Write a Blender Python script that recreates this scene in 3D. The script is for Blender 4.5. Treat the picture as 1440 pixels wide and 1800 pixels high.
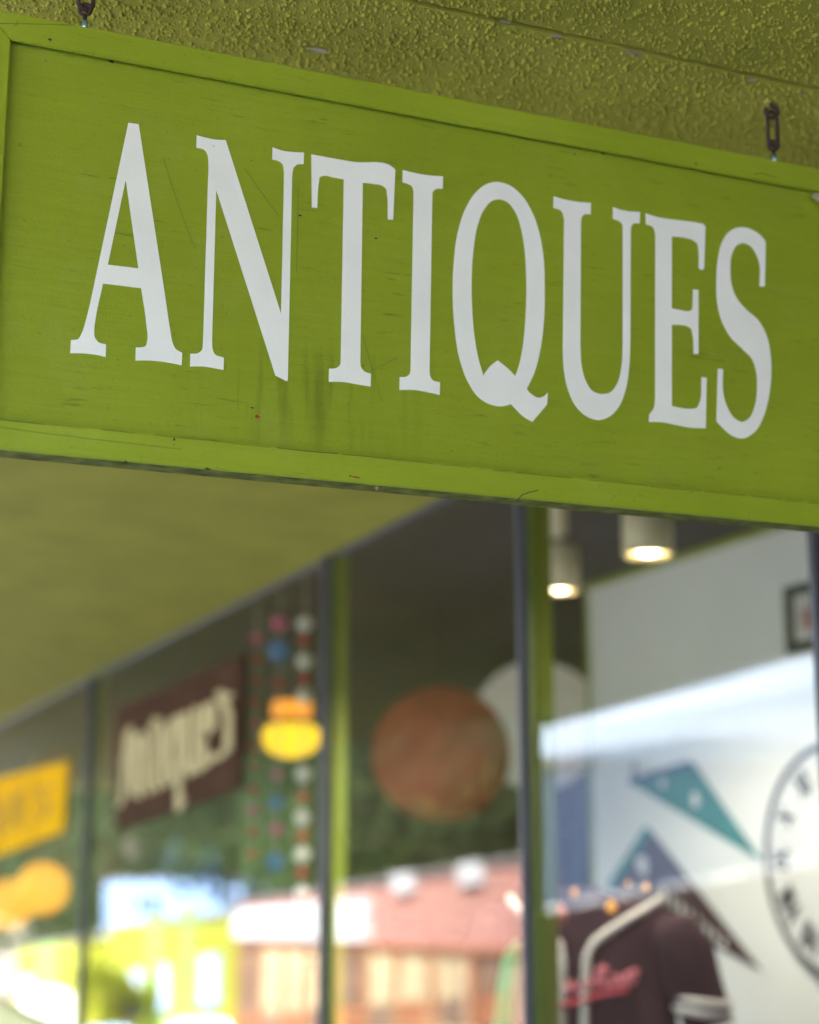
import bpy, bmesh, math, random
from mathutils import Vector, Matrix
R = math.radians
random.seed(7)
scene = bpy.context.scene
for o in list(bpy.data.objects): bpy.data.objects.remove(o, do_unlink=True)
C = scene.collection

# ------------------------------------------------------------------ camera, sky, sun, exposure
F, H0 = 2850.0, 620.0                       # focal length and horizon offset in photo pixels (1440 px = 24 mm)
PIT = math.atan(H0 / F); YAW = math.atan(1209 / math.hypot(F, H0))
EYE = Vector((0, 0, 1.65))
cam = bpy.data.cameras.new('camera'); camo = bpy.data.objects.new('camera', cam); C.objects.link(camo)
cam.sensor_fit = 'HORIZONTAL'; cam.sensor_width = 24.0; cam.lens = F / 60.0
cam.clip_start = 0.05; cam.clip_end = 3000
camo.location = EYE
camo.rotation_euler = (math.pi / 2 + PIT, 0, -YAW)
cam.dof.use_dof = True; cam.dof.focus_distance = 2.40; cam.dof.aperture_fstop = 1.5
scene.camera = camo

SUN_EL, SUN_AZ = R(50), R(-36)              # sun stands behind our shop, street side opposite is lit
sdir = Vector((math.cos(SUN_EL) * math.cos(SUN_AZ), math.cos(SUN_EL) * math.sin(SUN_AZ), math.sin(SUN_EL)))
world = bpy.data.worlds.new('World'); scene.world = world; world.use_nodes = True
nt = world.node_tree; nt.nodes.clear()
sky = nt.nodes.new('ShaderNodeTexSky'); sky.sky_type = 'NISHITA'; sky.sun_disc = False
sky.sun_elevation = SUN_EL; sky.sun_rotation = math.atan2(sdir.x, sdir.y); sky.dust_density = 2.0
bg = nt.nodes.new('ShaderNodeBackground'); bg.inputs[1].default_value = 0.15
wo = nt.nodes.new('ShaderNodeOutputWorld')
nt.links.new(sky.outputs[0], bg.inputs[0]); nt.links.new(bg.outputs[0], wo.inputs[0])
sl = bpy.data.lights.new('sun', 'SUN'); sl.energy = 4.8; sl.angle = R(0.5); sl.color = (1, .965, .91)
so = bpy.data.objects.new('sun', sl); C.objects.link(so); so.location = (20, -8, 30)
so.rotation_euler = (-sdir).to_track_quat('-Z', 'Y').to_euler()
scene.view_settings.view_transform = 'Standard'; scene.view_settings.look = 'None'
scene.view_settings.exposure = 3.66; scene.view_settings.gamma = 1.0

# ------------------------------------------------------------------ measuring: photo pixel -> place in the world
S = 2.2            # distance of the hanging sign's face
D = 2.38           # distance of the shop window plane
HS = 1.333         # soffit above the eye
def ray(px, py):
    x = (px - 720) / F; y = (900 - py) / F
    f = math.cos(PIT) - y * math.sin(PIT); u = math.sin(PIT) + y * math.cos(PIT)
    return Vector((f * math.sin(YAW) + x * math.cos(YAW), f * math.cos(YAW) - x * math.sin(YAW), u))
def PY(px, py, Y): r = ray(px, py); return EYE + r * (Y / r.y)
def PX(px, py, X): r = ray(px, py); return EYE + r * (X / r.x)
def PZ(px, py, Z): r = ray(px, py); return EYE + r * (Z / r.z)     # Z above the eye
def PR(px, py, X):                                                  # a thing across the street, seen by way of the window
    p = PX(px, py, 2 * D - X); return Vector((2 * D - p.x, p.y, p.z))
def pxm(p):                                                         # metres per photo pixel at p
    f = Vector((math.sin(YAW) * math.cos(PIT), math.cos(YAW) * math.cos(PIT), math.sin(PIT)))
    return (p - EYE).dot(f) / F
def gz(y):                                                          # the street drops away after 10 m
    return 0.0 if y < 10 else -0.105 * (min(y, 110) - 10)

# ------------------------------------------------------------------ materials
MATS = {}
def srgb(r, g, b):
    f = lambda c: (c / 255 / 12.92) if c <= 10 else ((c / 255 + .055) / 1.055) ** 2.4
    return (f(r), f(g), f(b))
def mat(name, col, rough=.6, var=.15, scale=8.0, bump=0.0, bscale=60.0, metal=0.0, emit=None, estr=0.0, trans=0.0, spec=.5):
    m = bpy.data.materials.new(name); m.use_nodes = True; n = m.node_tree; b = n.nodes['Principled BSDF']
    tc = n.nodes.new('ShaderNodeTexCoord'); nz = n.nodes.new('ShaderNodeTexNoise')
    nz.inputs['Scale'].default_value = scale; nz.inputs['Detail'].default_value = 5
    n.links.new(tc.outputs['Object'], nz.inputs['Vector'])
    rp = n.nodes.new('ShaderNodeValToRGB'); rp.color_ramp.elements[0].position = .3; rp.color_ramp.elements[1].position = .7
    rp.color_ramp.elements[0].color = tuple(c * (1 - var) for c in col) + (1,)
    rp.color_ramp.elements[1].color = tuple(min(1, c * (1 + var)) for c in col) + (1,)
    n.links.new(nz.outputs['Fac'], rp.inputs[0]); n.links.new(rp.outputs[0], b.inputs['Base Color'])
    b.inputs['Roughness'].default_value = rough; b.inputs['Metallic'].default_value = metal
    b.inputs['Specular IOR Level'].default_value = spec
    if bump:
        n2 = n.nodes.new('ShaderNodeTexNoise'); n2.inputs['Scale'].default_value = bscale; n2.inputs['Detail'].default_value = 4
        n.links.new(tc.outputs['Object'], n2.inputs['Vector'])
        bp = n.nodes.new('ShaderNodeBump'); bp.inputs['Strength'].default_value = bump; bp.inputs['Distance'].default_value = .004
        n.links.new(n2.outputs['Fac'], bp.inputs['Height']); n.links.new(bp.outputs[0], b.inputs['Normal'])
    if emit: b.inputs['Emission Color'].default_value = emit + (1,); b.inputs['Emission Strength'].default_value = estr
    if trans:                                                       # thin cloth or paper that lets light through
        tr = n.nodes.new('ShaderNodeBsdfTranslucent'); n.links.new(rp.outputs[0], tr.inputs[0])
        mx = n.nodes.new('ShaderNodeMixShader'); mx.inputs[0].default_value = trans
        out = n.nodes['Material Output']
        n.links.new(b.outputs[0], mx.inputs[1]); n.links.new(tr.outputs[0], mx.inputs[2]); n.links.new(mx.outputs[0], out.inputs[0])
    MATS[name] = m; return m

GREEN = (.268, .338, .022)
def sign_paint(name, along, col, crack=1.0, smear=False, seed=0.0):
    """gloss-worn paint on plywood: fine checks along the grain, dust, roller grain"""
    m = bpy.data.materials.new(name); m.use_nodes = True; n = m.node_tree; L = n.links; b = n.nodes['Principled BSDF']
    tc = n.nodes.new('ShaderNodeTexCoord')
    def mapping(sc, loc=(0, 0, 0)):
        mp = n.nodes.new('ShaderNodeMapping'); mp.inputs['Scale'].default_value = sc; mp.inputs['Location'].default_value = loc
        L.new(tc.outputs['Object'], mp.inputs['Vector']); return mp
    def noise(mp, scale, det=4, rough=.55):
        t = n.nodes.new('ShaderNodeTexNoise'); t.inputs['Scale'].default_value = scale; t.inputs['Detail'].default_value = det
        t.inputs['Roughness'].default_value = rough; L.new(mp.outputs[0], t.inputs['Vector']); return t
    def ramp(src, a, bb, ca=(0, 0, 0, 1), cb=(1, 1, 1, 1)):
        r = n.nodes.new('ShaderNodeValToRGB'); r.color_ramp.elements[0].position = a; r.color_ramp.elements[1].position = bb
        r.color_ramp.elements[0].color = ca; r.color_ramp.elements[1].color = cb; L.new(src, r.inputs[0]); return r
    def mix(fac, a, bcol, mode='MIX'):
        x = n.nodes.new('ShaderNodeMix'); x.data_type = 'RGBA'; x.blend_type = mode
        if isinstance(fac, float): x.inputs[0].default_value = fac
        else: L.new(fac, x.inputs[0])
        for i, v in ((6, a), (7, bcol)):
            if isinstance(v, tuple): x.inputs[i].default_value = v
            else: L.new(v, x.inputs[i])
        return x.outputs[2]
    def mul(a, k):
        x = n.nodes.new('ShaderNodeMath'); x.operation = 'MULTIPLY'; L.new(a, x.inputs[0])
        if isinstance(k, float): x.inputs[1].default_value = k
        else: L.new(k, x.inputs[1])
        return x.outputs[0]
    st = (2.2, 30, 30) if along == 'X' else (30, 30, 2.2)
    iso = mapping((1, 1, 1), (seed, seed, 0)); gr = mapping(st, (seed, 0, seed))
    big = noise(iso, 2.6, 5); 
    base = ramp(big.outputs['Fac'], .3, .72, tuple(c * .90 for c in col) + (1,), tuple(c * 1.10 for c in col) + (1,))
    # grain tone
    g1 = noise(gr, 2.6, 6, .65); gt = ramp(g1.outputs['Fac'], .35, .7)
    c1 = mix(mul(gt.outputs[0], .16), base.outputs[0], tuple(c * .62 for c in col) + (1,))
    # checks: thin broken dark lines along the grain, in patches
    g2 = noise(gr, 6.5, 4, .6); ck = ramp(g2.outputs['Fac'], .62, .67)
    pt = ramp(noise(iso, 6.5, 3).outputs['Fac'], .44, .60)
    ckm = mul(mul(ck.outputs[0], pt.outputs[0]), .42 * crack)
    c2 = mix(ckm, c1, (.045, .058, .008, 1))
    # pale dust rubbed into the paint
    du = ramp(noise(iso, 9, 6, .7).outputs['Fac'], .52, .8)
    c3 = mix(mul(du.outputs[0], .10), c2, (.46, .50, .22, 1))
    # pin specks
    sp = noise(iso, 170, 1); spr = ramp(sp.outputs['Fac'], .735, .765)
    c4 = mix(mul(spr.outputs[0], .35), c3, (.05, .06, .015, 1))
    if smear:                                                       # grimy run-marks under the letters N and T
        vs = mapping((26, 26, 2.2)); sm = ramp(noise(vs, 1.6, 4).outputs['Fac'], .50, .68)
        sep = n.nodes.new('ShaderNodeSeparateXYZ'); L.new(tc.outputs['Object'], sep.inputs[0])
        def band(out, lo, hi, soft):
            q = n.nodes.new('ShaderNodeMapRange'); q.interpolation_type = 'SMOOTHSTEP'
            q.inputs[1].default_value = lo - soft; q.inputs[2].default_value = lo + soft; L.new(out, q.inputs[0])
            q2 = n.nodes.new('ShaderNodeMapRange'); q2.interpolation_type = 'SMOOTHSTEP'
            q2.inputs[1].default_value = hi - soft; q2.inputs[2].default_value = hi + soft
            q2.inputs[3].default_value = 1; q2.inputs[4].default_value = 0; L.new(out, q2.inputs[0])
            return mul(q.outputs[0], q2.outputs[0])
        msk = mul(band(sep.outputs[0], -.40, -.10, .07), band(sep.outputs[2], .06, .20, .05))
        c4 = mix(mul(mul(sm.outputs[0], msk), .42), c4, (.07, .085, .012, 1))
    L.new(c4, b.inputs['Base Color'])
    rr = ramp(big.outputs['Fac'], .3, .7, (.38, .38, .38, 1), (.55, .55, .55, 1)); L.new(rr.outputs[0], b.inputs['Roughness'])
    b.inputs['Specular IOR Level'].default_value = .22
    fine = noise(iso, 260, 2)
    add = n.nodes.new('ShaderNodeMath'); add.operation = 'MULTIPLY_ADD'; L.new(g1.outputs['Fac'], add.inputs[0]); add.inputs[1].default_value = .7
    L.new(mul(fine.outputs['Fac'], .35), add.inputs[2])
    sub = n.nodes.new('ShaderNodeMath'); sub.operation = 'SUBTRACT'; L.new(add.outputs[0], sub.inputs[0]); L.new(mul(ckm, .9), sub.inputs[1])
    bp = n.nodes.new('ShaderNodeBump'); bp.inputs['Strength'].default_value = .5; bp.inputs['Distance'].default_value = .0022
    L.new(sub.outputs[0], bp.inputs['Height']); L.new(bp.outputs[0], b.inputs['Normal'])
    MATS[name] = m; return m

sign_paint('panel_paint', 'X', GREEN, 1.0, True)
sign_paint('rail_paint', 'X', tuple(c * 1.04 for c in GREEN), .45, False, 3.1)
sign_paint('stile_paint', 'Z', tuple(c * 1.04 for c in GREEN), .45, False, 5.7)
OLIVE = (.302, .282, .042)
mat('soffit_paint', OLIVE, .75, .14, 3.0, .3, 240, spec=.12)
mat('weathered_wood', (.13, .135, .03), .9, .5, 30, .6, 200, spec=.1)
mat('vinyl_white', (.88, .88, .885), .42, .035, 9, .06, 300)
mat('chip_dark', (.03, .025, .015), .8); mat('chip_red', (.30, .03, .015), .7); mat('chip_pale', (.34, .29, .22), .8, .3, 60)
mat('scratch', (.12, .16, .006), .6); mat('grime', (.095, .115, .014), .9)
mat('rust', (.060, .032, .030), .75, .45, 120, .6, 400, metal=.35)
mat('brass_paint', (.34, .27, .04), .5, .2, 60); mat('zinc_blue', (.35, .55, .70), .25, .2, 200, metal=.7)
mat('anodised', (.075, .075, .095), .42, .1, 4, metal=.2)
mat('window_green', (.22, .265, .014), .45, .1, 5)
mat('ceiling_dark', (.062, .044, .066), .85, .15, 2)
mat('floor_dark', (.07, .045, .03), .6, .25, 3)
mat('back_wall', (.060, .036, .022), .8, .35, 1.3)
mat('wall_white', (.74, .73, .69), .75, .04, 2, .1, 40)
mat('trim_lime', (.30, .33, .06), .5); mat('concrete', (.34, .335, .33), .85, .12, 3, .3, 80)
mat('asphalt', (.055, .054, .053), .9, .2, 4, .4, 120); mat('kerb', (.42, .41, .39), .8, .1, 6)
mat('line_white', (.75, .75, .72), .7, .1, 9); mat('ground', (.16, .14, .10), .95, .25, .2)
mat('stucco_cream', (.50, .44, .33), .85, .08, 2, .2, 30)

# glass: street face reflects by Fresnel and lets the rest through
g = bpy.data.materials.new('window_glass'); g.use_nodes = True; n = g.node_tree; n.nodes.clear()
out = n.nodes.new('ShaderNodeOutputMaterial'); fr = n.nodes.new('ShaderNodeFresnel'); fr.inputs[0].default_value = 1.46
tr = n.nodes.new('ShaderNodeBsdfTransparent'); tr.inputs[0].default_value = (.90, .93, .91, 1)
gl = n.nodes.new('ShaderNodeBsdfGlossy'); gl.inputs['Roughness'].default_value = 0.0; gl.inputs[0].default_value = (.97, .98, 1, 1)
tcg = n.nodes.new('ShaderNodeTexCoord'); ng = n.nodes.new('ShaderNodeTexNoise'); ng.inputs['Scale'].default_value = 1.1
n.links.new(tcg.outputs['Object'], ng.inputs['Vector'])
bg2 = n.nodes.new('ShaderNodeBump'); bg2.inputs['Strength'].default_value = .03; bg2.inputs['Distance'].default_value = .02
n.links.new(ng.outputs['Fac'], bg2.inputs['Height']); n.links.new(bg2.outputs[0], gl.inputs['Normal'])
mx = n.nodes.new('ShaderNodeMixShader')
n.links.new(fr.outputs[0], mx.inputs[0]); n.links.new(tr.outputs[0], mx.inputs[1]); n.links.new(gl.outputs[0], mx.inputs[2])
n.links.new(mx.outputs[0], out.inputs[0]); MATS['glass'] = g
g2 = bpy.data.materials.new('glass_back'); g2.use_nodes = True; n = g2.node_tree; n.nodes.clear()
out = n.nodes.new('ShaderNodeOutputMaterial'); tr = n.nodes.new('ShaderNodeBsdfTransparent'); tr.inputs[0].default_value = (.98, .99, .985, 1)
n.links.new(tr.outputs[0], out.inputs[0]); MATS['glass_back'] = g2

# ------------------------------------------------------------------ mesh helpers
WLOC = {}
class MB:
    def __init__(s): s.v = []; s.f = []; s.mi = []
    def add(s, vs, fs, mi=0):
        k = len(s.v); s.v += [Vector(p) for p in vs]; s.f += [[i + k for i in f] for f in fs]; s.mi += [mi] * len(fs); return s
    def hexa(s, p, mi=0):           # 8 corners: bottom ring 0-3, top ring 4-7
        return s.add(p, [(3, 2, 1, 0), (4, 5, 6, 7), (0, 1, 5, 4), (1, 2, 6, 5), (2, 3, 7, 6), (3, 0, 4, 7)], mi)
    def box(s, a, b, mi=0):
        x0, y0, z0 = [min(a[i], b[i]) for i in range(3)]; x1, y1, z1 = [max(a[i], b[i]) for i in range(3)]
        return s.hexa([(x0, y0, z0), (x1, y0, z0), (x1, y1, z0), (x0, y1, z0), (x0, y0, z1), (x1, y0, z1), (x1, y1, z1), (x0, y1, z1)], mi)
    def tube(s, pts, r, n=8, closed=False, caps=True, flat=None):
        pts = [Vector(p) for p in pts]; m = len(pts); rs = r if isinstance(r, (list, tuple)) else [r] * m
        k = len(s.v); up = None
        for i, p in enumerate(pts):
            if closed: t = pts[(i + 1) % m] - pts[i - 1]
            else: t = pts[min(i + 1, m - 1)] - pts[max(i - 1, 0)]
            t.normalize()
            if up is None: up = Vector((0, 0, 1)) if abs(t.z) < .9 else Vector((1, 0, 0))
            a = t.cross(up).normalized(); up = a.cross(t).normalized()
            for j in range(n):
                th = 2 * math.pi * j / n; s.v.append(p + (a * math.cos(th) + up * math.sin(th)) * rs[i])
        q = m if closed else m - 1
        for i in range(q):
            for j in range(n):
                a0 = k + i * n + j; a1 = k + i * n + (j + 1) % n; b0 = k + ((i + 1) % m) * n + j; b1 = k + ((i + 1) % m) * n + (j + 1) % n
                s.f.append([a0, a1, b1, b0]); s.mi.append(0)
        if caps and not closed:
            s.f.append([k + j for j in reversed(range(n))]); s.f.append([k + (m - 1) * n + j for j in range(n)]); s.mi += [0, 0]
        return s
    def lathe(s, prof, c=(0, 0, 0), n=24, axis='Z'):
        k = len(s.v); c = Vector(c)
        for r, z in prof:
            for j in range(n):
                th = 2 * math.pi * j / n; p = (r * math.cos(th), r * math.sin(th), z)
                if axis == 'X': p = (p[2], p[0], p[1])
                s.v.append(c + Vector(p))
        for i in range(len(prof) - 1):
            for j in range(n):
                s.f.append([k + i * n + j, k + i * n + (j + 1) % n, k + (i + 1) * n + (j + 1) % n, k + (i + 1) * n + j]); s.mi.append(0)
        return s
    def sphere(s, c, r, n=16, m=10, sq=(1, 1, 1)):
        prof = [(max(1e-4, math.sin(math.pi * i / m)) * r, -math.cos(math.pi * i / m) * r) for i in range(m + 1)]
        k = len(s.v); s.lathe(prof, (0, 0, 0), n)
        for i in range(k, len(s.v)): s.v[i] = Vector((s.v[i].x * sq[0], s.v[i].y * sq[1], s.v[i].z * sq[2])) + Vector(c)
        return s
    def prism(s, poly, d):          # planar polygon (3D points) pushed along d
        m = len(poly); d = Vector(d); vs = [Vector(p) for p in poly] + [Vector(p) + d for p in poly]
        fs = [list(reversed(range(m))), list(range(m, 2 * m))] + [[i, (i + 1) % m, m + (i + 1) % m, m + i] for i in range(m)]
        return s.add(vs, fs)
    def stroke(s, pts, w, t, fr):   # brush line in a plane: fr(u, v, n) -> world
        for (a, b) in zip(pts[:-1], pts[1:]):
            dx, dy = b[0] - a[0], b[1] - a[1]; l = math.hypot(dx, dy) or 1e-6; nx, ny = -dy / l * w / 2, dx / l * w / 2
            q = [(a[0] + nx, a[1] + ny), (b[0] + nx, b[1] + ny), (b[0] - nx, b[1] - ny), (a[0] - nx, a[1] - ny)]
            s.hexa([fr(u, v, 0) for u, v in q] + [fr(u, v, t) for u, v in q])
        for a in pts:
            q = [(a[0] + math.cos(i * math.pi / 4) * w / 2, a[1] + math.sin(i * math.pi / 4) * w / 2) for i in range(8)]
            m = 8; vs = [fr(u, v, -.0002) for u, v in q] + [fr(u, v, t + .0004) for u, v in q]
            s.add(vs, [list(reversed(range(m))), list(range(m, 2 * m))] + [[i, (i + 1) % m, m + (i + 1) % m, m + i] for i in range(m)])
        return s
    def build(s, name, mats, parent=None, smooth=False, bevel=0.0, loc=None):
        me = bpy.data.meshes.new(name)
        og = WLOC.get(parent.name, Vector()) if parent else (Vector(loc) if loc is not None else Vector())
        me.from_pydata([tuple(p - og) for p in s.v], [], s.f)
        mats = mats if isinstance(mats, (list, tuple)) else [mats]
        for m in mats: me.materials.append(MATS[m])
        for p, i in zip(me.polygons, s.mi): p.material_index = i; p.use_smooth = smooth
        bm = bmesh.new(); bm.from_mesh(me); bmesh.ops.recalc_face_normals(bm, faces=bm.faces)
        if bevel: bmesh.ops.bevel(bm, geom=bm.edges[:], offset=bevel, segments=2, affect='EDGES', clamp_overlap=True)
        bm.to_mesh(me); bm.free(); me.update()
        o = bpy.data.objects.new(name, me); C.objects.link(o)
        if parent: o.parent = parent; WLOC[o.name] = og
        else: o.location = og; WLOC[o.name] = og
        return o
def tag(o, label, cat, group=None):
    o['label'] = label; o['category'] = cat
    if group: o['group'] = group
    return o
def thing(name, label, cat, loc, group=None):
    o = bpy.data.objects.new(name, None); C.objects.link(o); o.empty_display_size = .1
    o.location = loc; WLOC[o.name] = Vector(loc); return tag(o, label, cat, group)
def copy_tree(o, parent=None):
    c = o.copy(); C.objects.link(c); c.parent = parent
    for ch in o.children: copy_tree(ch, c)
    return c
def smooth_by_angle(o, ang=35):
    me = o.data
    for p in me.polygons: p.use_smooth = True
    bm = bmesh.new(); bm.from_mesh(me)
    for e in bm.edges:
        if len(e.link_faces) == 2 and e.calc_face_angle() > R(ang): e.smooth = False
    bm.to_mesh(me); bm.free()
def struct(o): o['kind'] = 'structure'; return o

# ------------------------------------------------------------------ setting: ground, road, pavements
ys = [-60, -30, -10, 0, 10, 20] + list(range(25, 131, 5)) + [200, 400, 900]
def strip(x0, x1, dz, mt, name, ys=ys, thick=None):
    b = MB(); 
    for y0, y1 in zip(ys[:-1], ys[1:]):
        b.add([(x0, y0, gz(y0) + dz), (x1, y0, gz(y0) + dz), (x1, y1, gz(y1) + dz), (x0, y1, gz(y1) + dz)], [(0, 1, 2, 3)])
        if thick: 
            b.add([(x0, y0, gz(y0) + dz), (x0, y1, gz(y1) + dz), (x0, y1, gz(y1) + dz - thick), (x0, y0, gz(y0) + dz - thick)], [(0, 1, 2, 3)])
            b.add([(x1, y0, gz(y0) + dz), (x1, y1, gz(y1) + dz), (x1, y1, gz(y1) + dz - thick), (x1, y0, gz(y0) + dz - thick)], [(0, 1, 2, 3)])
    return b.build(name, mt)
struct(strip(-900, 900, -.16, 'ground', 'ground', [-900] + ys))
rys = [y for y in ys if y <= 200]
struct(strip(-12.0, -5.6, -.13, 'asphalt', 'road', rys))
struct(strip(-5.45, D - .02, 0, 'concrete', 'pavement', rys, .15))
struct(strip(-5.6, -5.45, .004, 'kerb', 'kerb', rys, .15))
struct(strip(-15.0, -12.15, 0, 'concrete', 'pavement', rys, .15))
struct(strip(-12.15, -12.0, .004, 'kerb', 'kerb', rys, .15))
b = MB()
for i in range(20):
    y = -20 + i * 6
    b.add([(-8.7, y, gz(y) - .125), (-8.58, y, gz(y) - .125), (-8.58, y + 2.5, gz(y + 2.5) - .125), (-8.7, y + 2.5, gz(y + 2.5) - .125)], [(0, 1, 2, 3)])
struct(b.build('lane_marking', 'line_white'))

# ------------------------------------------------------------------ our shop: canopy soffit, window, inside
Z0 = EYE.z; ZS = Z0 + HS
XO = -1.62; YA, YB = -14.0, 30.0                     # canopy outer edge, near and far end
YJ = 2.155                                           # joint across the soffit
shop = thing('antique_shop', 'olive green shop front with canopy, large windows and dark interior', 'building', (D, 8, 0))
# two runs of board: the far one (carrying the hooks) sits 4 mm lower, with a ragged edge and an open joint
N = 160; XE = D + .02
edge = [(XO + (XE - XO) * i / N, YJ + .0052 + random.uniform(-.0018, .0016) + .002 * math.sin(i * .31), ZS) for i in range(N + 1)]
b = MB(); b.prism(edge + [(XE, YB, ZS), (XO, YB, ZS)], (0, 0, .1)); soff = b.build('soffit', 'soffit_paint', shop)
ZN = ZS + .004
edge = [(XO + (XE - XO) * i / N, YJ - .0025 + random.uniform(-.0008, .0008), ZN) for i in range(N + 1)]
b = MB(); b.prism([(XO, YA, ZN), (XE, YA, ZN)] + edge[::-1], (0, 0, .096)); soffn = b.build('soffit', 'soffit_paint', shop)
b = MB(); b.box((XO - .05, YA, ZS - .012), (XO - .002, YB, ZS + .34)); b.build('fascia', 'window_green', shop)
b = MB(); b.box((D + .021, YA, ZS + .25), (D + .3, YB, 4.6)); b.build('upper_wall', 'stucco_cream', shop)
b = MB(); b.box((D + .021, YA, ZS + .004), (D + .099, YB, ZS + .249)); b.build('header', 'ceiling_dark', shop)
b = MB(); b.box((XO, YA, ZS + .101), (D + .019, YB, ZS + .16)); b.build('canopy_roof', 'kerb', shop)
b = MB(); b.box((D + .3, YA, 3.5), (10, YB, 4.3)); b.build('roof', 'kerb', shop)
# stucco grains: the coarse spray finish near the sign
def grains(name, parent, zone, zb, count, seed):
    rnd = random.Random(seed); b = MB(); ring = 6
    x0, x1, y0, y1 = zone; V = []; Fc = []
    for _ in range(count):
        x, y = rnd.uniform(x0, x1), rnd.uniform(y0, y1)
        # sparse smoother patches
        w = math.sin(x * 5.1 + 1.3) * math.sin(y * 6.3 + .4) + .6 * math.sin(x * 11 + y * 9)
        if rnd.random() < .06 + .16 * (w > .6): continue
        r = rnd.choice((.0014, .0018, .0022, .0022, .0028, .0034, .0042)) * rnd.uniform(.68, 1.15); h = r * rnd.uniform(.7, 1.5)
        e = rnd.uniform(.88, 1.16); a = rnd.uniform(0, 6.28); ca, sa = math.cos(a), math.sin(a); k = len(V)
        for (rr, hh) in ((1.0, -.0004), (.74, h * .72)):
            for j in range(ring):
                th = 6.2832 * j / ring; u = math.cos(th) * r * rr * e; v = math.sin(th) * r * rr / e
                V.append((x + u * ca - v * sa, y + u * sa + v * ca, zb - hh))
        V.append((x, y, zb - h))
        for j in range(ring):
            j2 = (j + 1) % ring
            Fc.append((k + j, k + j2, k + ring + j2, k + ring + j)); Fc.append((k + ring + j, k + ring + j2, k + 2 * ring))
    og = WLOC[parent.name]; me = bpy.data.meshes.new(name)
    me.from_pydata([(p[0] - og.x, p[1] - og.y, p[2] - og.z) for p in V], [], Fc); me.materials.append(MATS['soffit_paint'])
    bm = bmesh.new(); bm.from_mesh(me); bmesh.ops.recalc_face_normals(bm, faces=bm.faces); bm.to_mesh(me); bm.free()
    for p in me.polygons: p.use_smooth = True
    o = bpy.data.objects.new(name, me); C.objects.link(o); o.parent = parent; o['kind'] = 'stuff'; return o
grains('stucco_grain', soffn, (.1, 2.1, 1.78, YJ - .005), ZN, 17000, 3)
grains('stucco_grain', soff, (.1, 2.3, YJ + .006, 2.75), ZS, 31000, 4)
# flaking paint on the joint
def flake(px, py, w, h, mt, zz=HS - .007, parent=soffn, seed=0):
    c = PZ(px, py, zz); rnd = random.Random(seed); b = MB(); q = []
    for i in range(11):
        th = 6.2832 * i / 11; k = rnd.uniform(.55, 1.15); q.append(c + Vector((math.cos(th) * w * k, math.sin(th) * h * k, 0)))
    b.prism(q, (0, 0, -.0012)); return b.build('paint_flake', mt, parent)
mat('flake_grey', (.26, .20, .15), .8, .3, 80)
for i, (px, py, w, h) in enumerate([(978, 60, .010, .006), (1115, 89, .017, .007), (1322, 137, .013, .006), (1408, 160, .010, .004), (890, 35, .012, .004)]):
    flake(px, py + 3, w, h, 'flake_grey', HS - .001, soff, i)
flake(562, 88, .026, .007, 'chip_pale', HS - .002, soff, 9)

# window line: posts (dark outside cap, green inside post), head, sill, glass panes
mulls = []
for px in (1464, 932, 578, 162, -60):
    p = PX(px, 1300, D); mulls.append(p.y)
mulls = [YA + .2, -11.5, -9, -6.5, -4, -1.8, 0.3, 2.0] + mulls + [22.0]
for y in mulls:
    b = MB(); b.box((D - .036, y - .013, .50), (D - .004, y + .013, ZS - .002)); m = b.build('mullion', 'anodised', shop, bevel=.003)
    b = MB(); b.box((D + .012, y - .03, .48), (D + .074, y + .03, ZS + .003)); b.build('inner_post', 'window_green', m)
for y0, y1 in zip(mulls[:-1], mulls[1:]):
    b = MB(); x0, x1, ya, yb, za, zb = D, D + .006, y0 + .001, y1 - .001, .49, ZS - .003
    b.add([(x0, ya, za), (x0, yb, za), (x0, yb, zb), (x0, ya, zb)], [(0, 3, 2, 1)], 0)
    b.add([(x1, ya, za), (x1, yb, za), (x1, yb, zb), (x1, ya, zb)], [(0, 1, 2, 3)], 1)
    o = b.build('glass_pane', ['glass', 'glass_back'], shop)
    me = o.data
    for p in me.polygons:                                  # street face looks to the street
        if p.material_index == 0 and p.normal.x > 0: p.flip()
    me.update()
b = MB(); b.box((D - .05, YA, 0), (D + .08, YB, .48)); b.build('stall_riser', 'window_green', shop)
b = MB(); b.box((D - .02, YA, ZS - .012), (D - .002, YB, ZS - .001)); b.build('head_channel', 'anodised', shop)
XW = PZ(1030, 1028, 1.47).x; YW = PZ(1030, 1028, 1.47).y
ZC = Z0 + 1.47
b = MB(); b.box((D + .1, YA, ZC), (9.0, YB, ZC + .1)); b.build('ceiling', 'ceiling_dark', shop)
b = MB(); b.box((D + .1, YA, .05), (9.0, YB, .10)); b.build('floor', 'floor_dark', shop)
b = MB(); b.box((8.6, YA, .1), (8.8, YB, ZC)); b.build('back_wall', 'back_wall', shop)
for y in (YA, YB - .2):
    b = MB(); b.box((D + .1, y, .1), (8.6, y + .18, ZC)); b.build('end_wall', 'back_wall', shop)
part = thing('display_partition', 'white display wall with thin lime trim behind the right window', 'wall', (XW, YW, .1))
b = MB(); b.box((XW, 3.4, .1), (XW + .10, YW - .03, ZC - .035)); b.build('panel', 'wall_white', part)
b = MB(); b.box((XW - .012, 3.4, ZC - .034), (XW + .10, YW, ZC - .002)); b.build('trim', 'trim_lime', part)
b = MB(); b.box((XW - .012, YW - .029, .1), (XW + .10, YW, ZC - .035)); b.build('trim', 'trim_lime', part)

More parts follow.
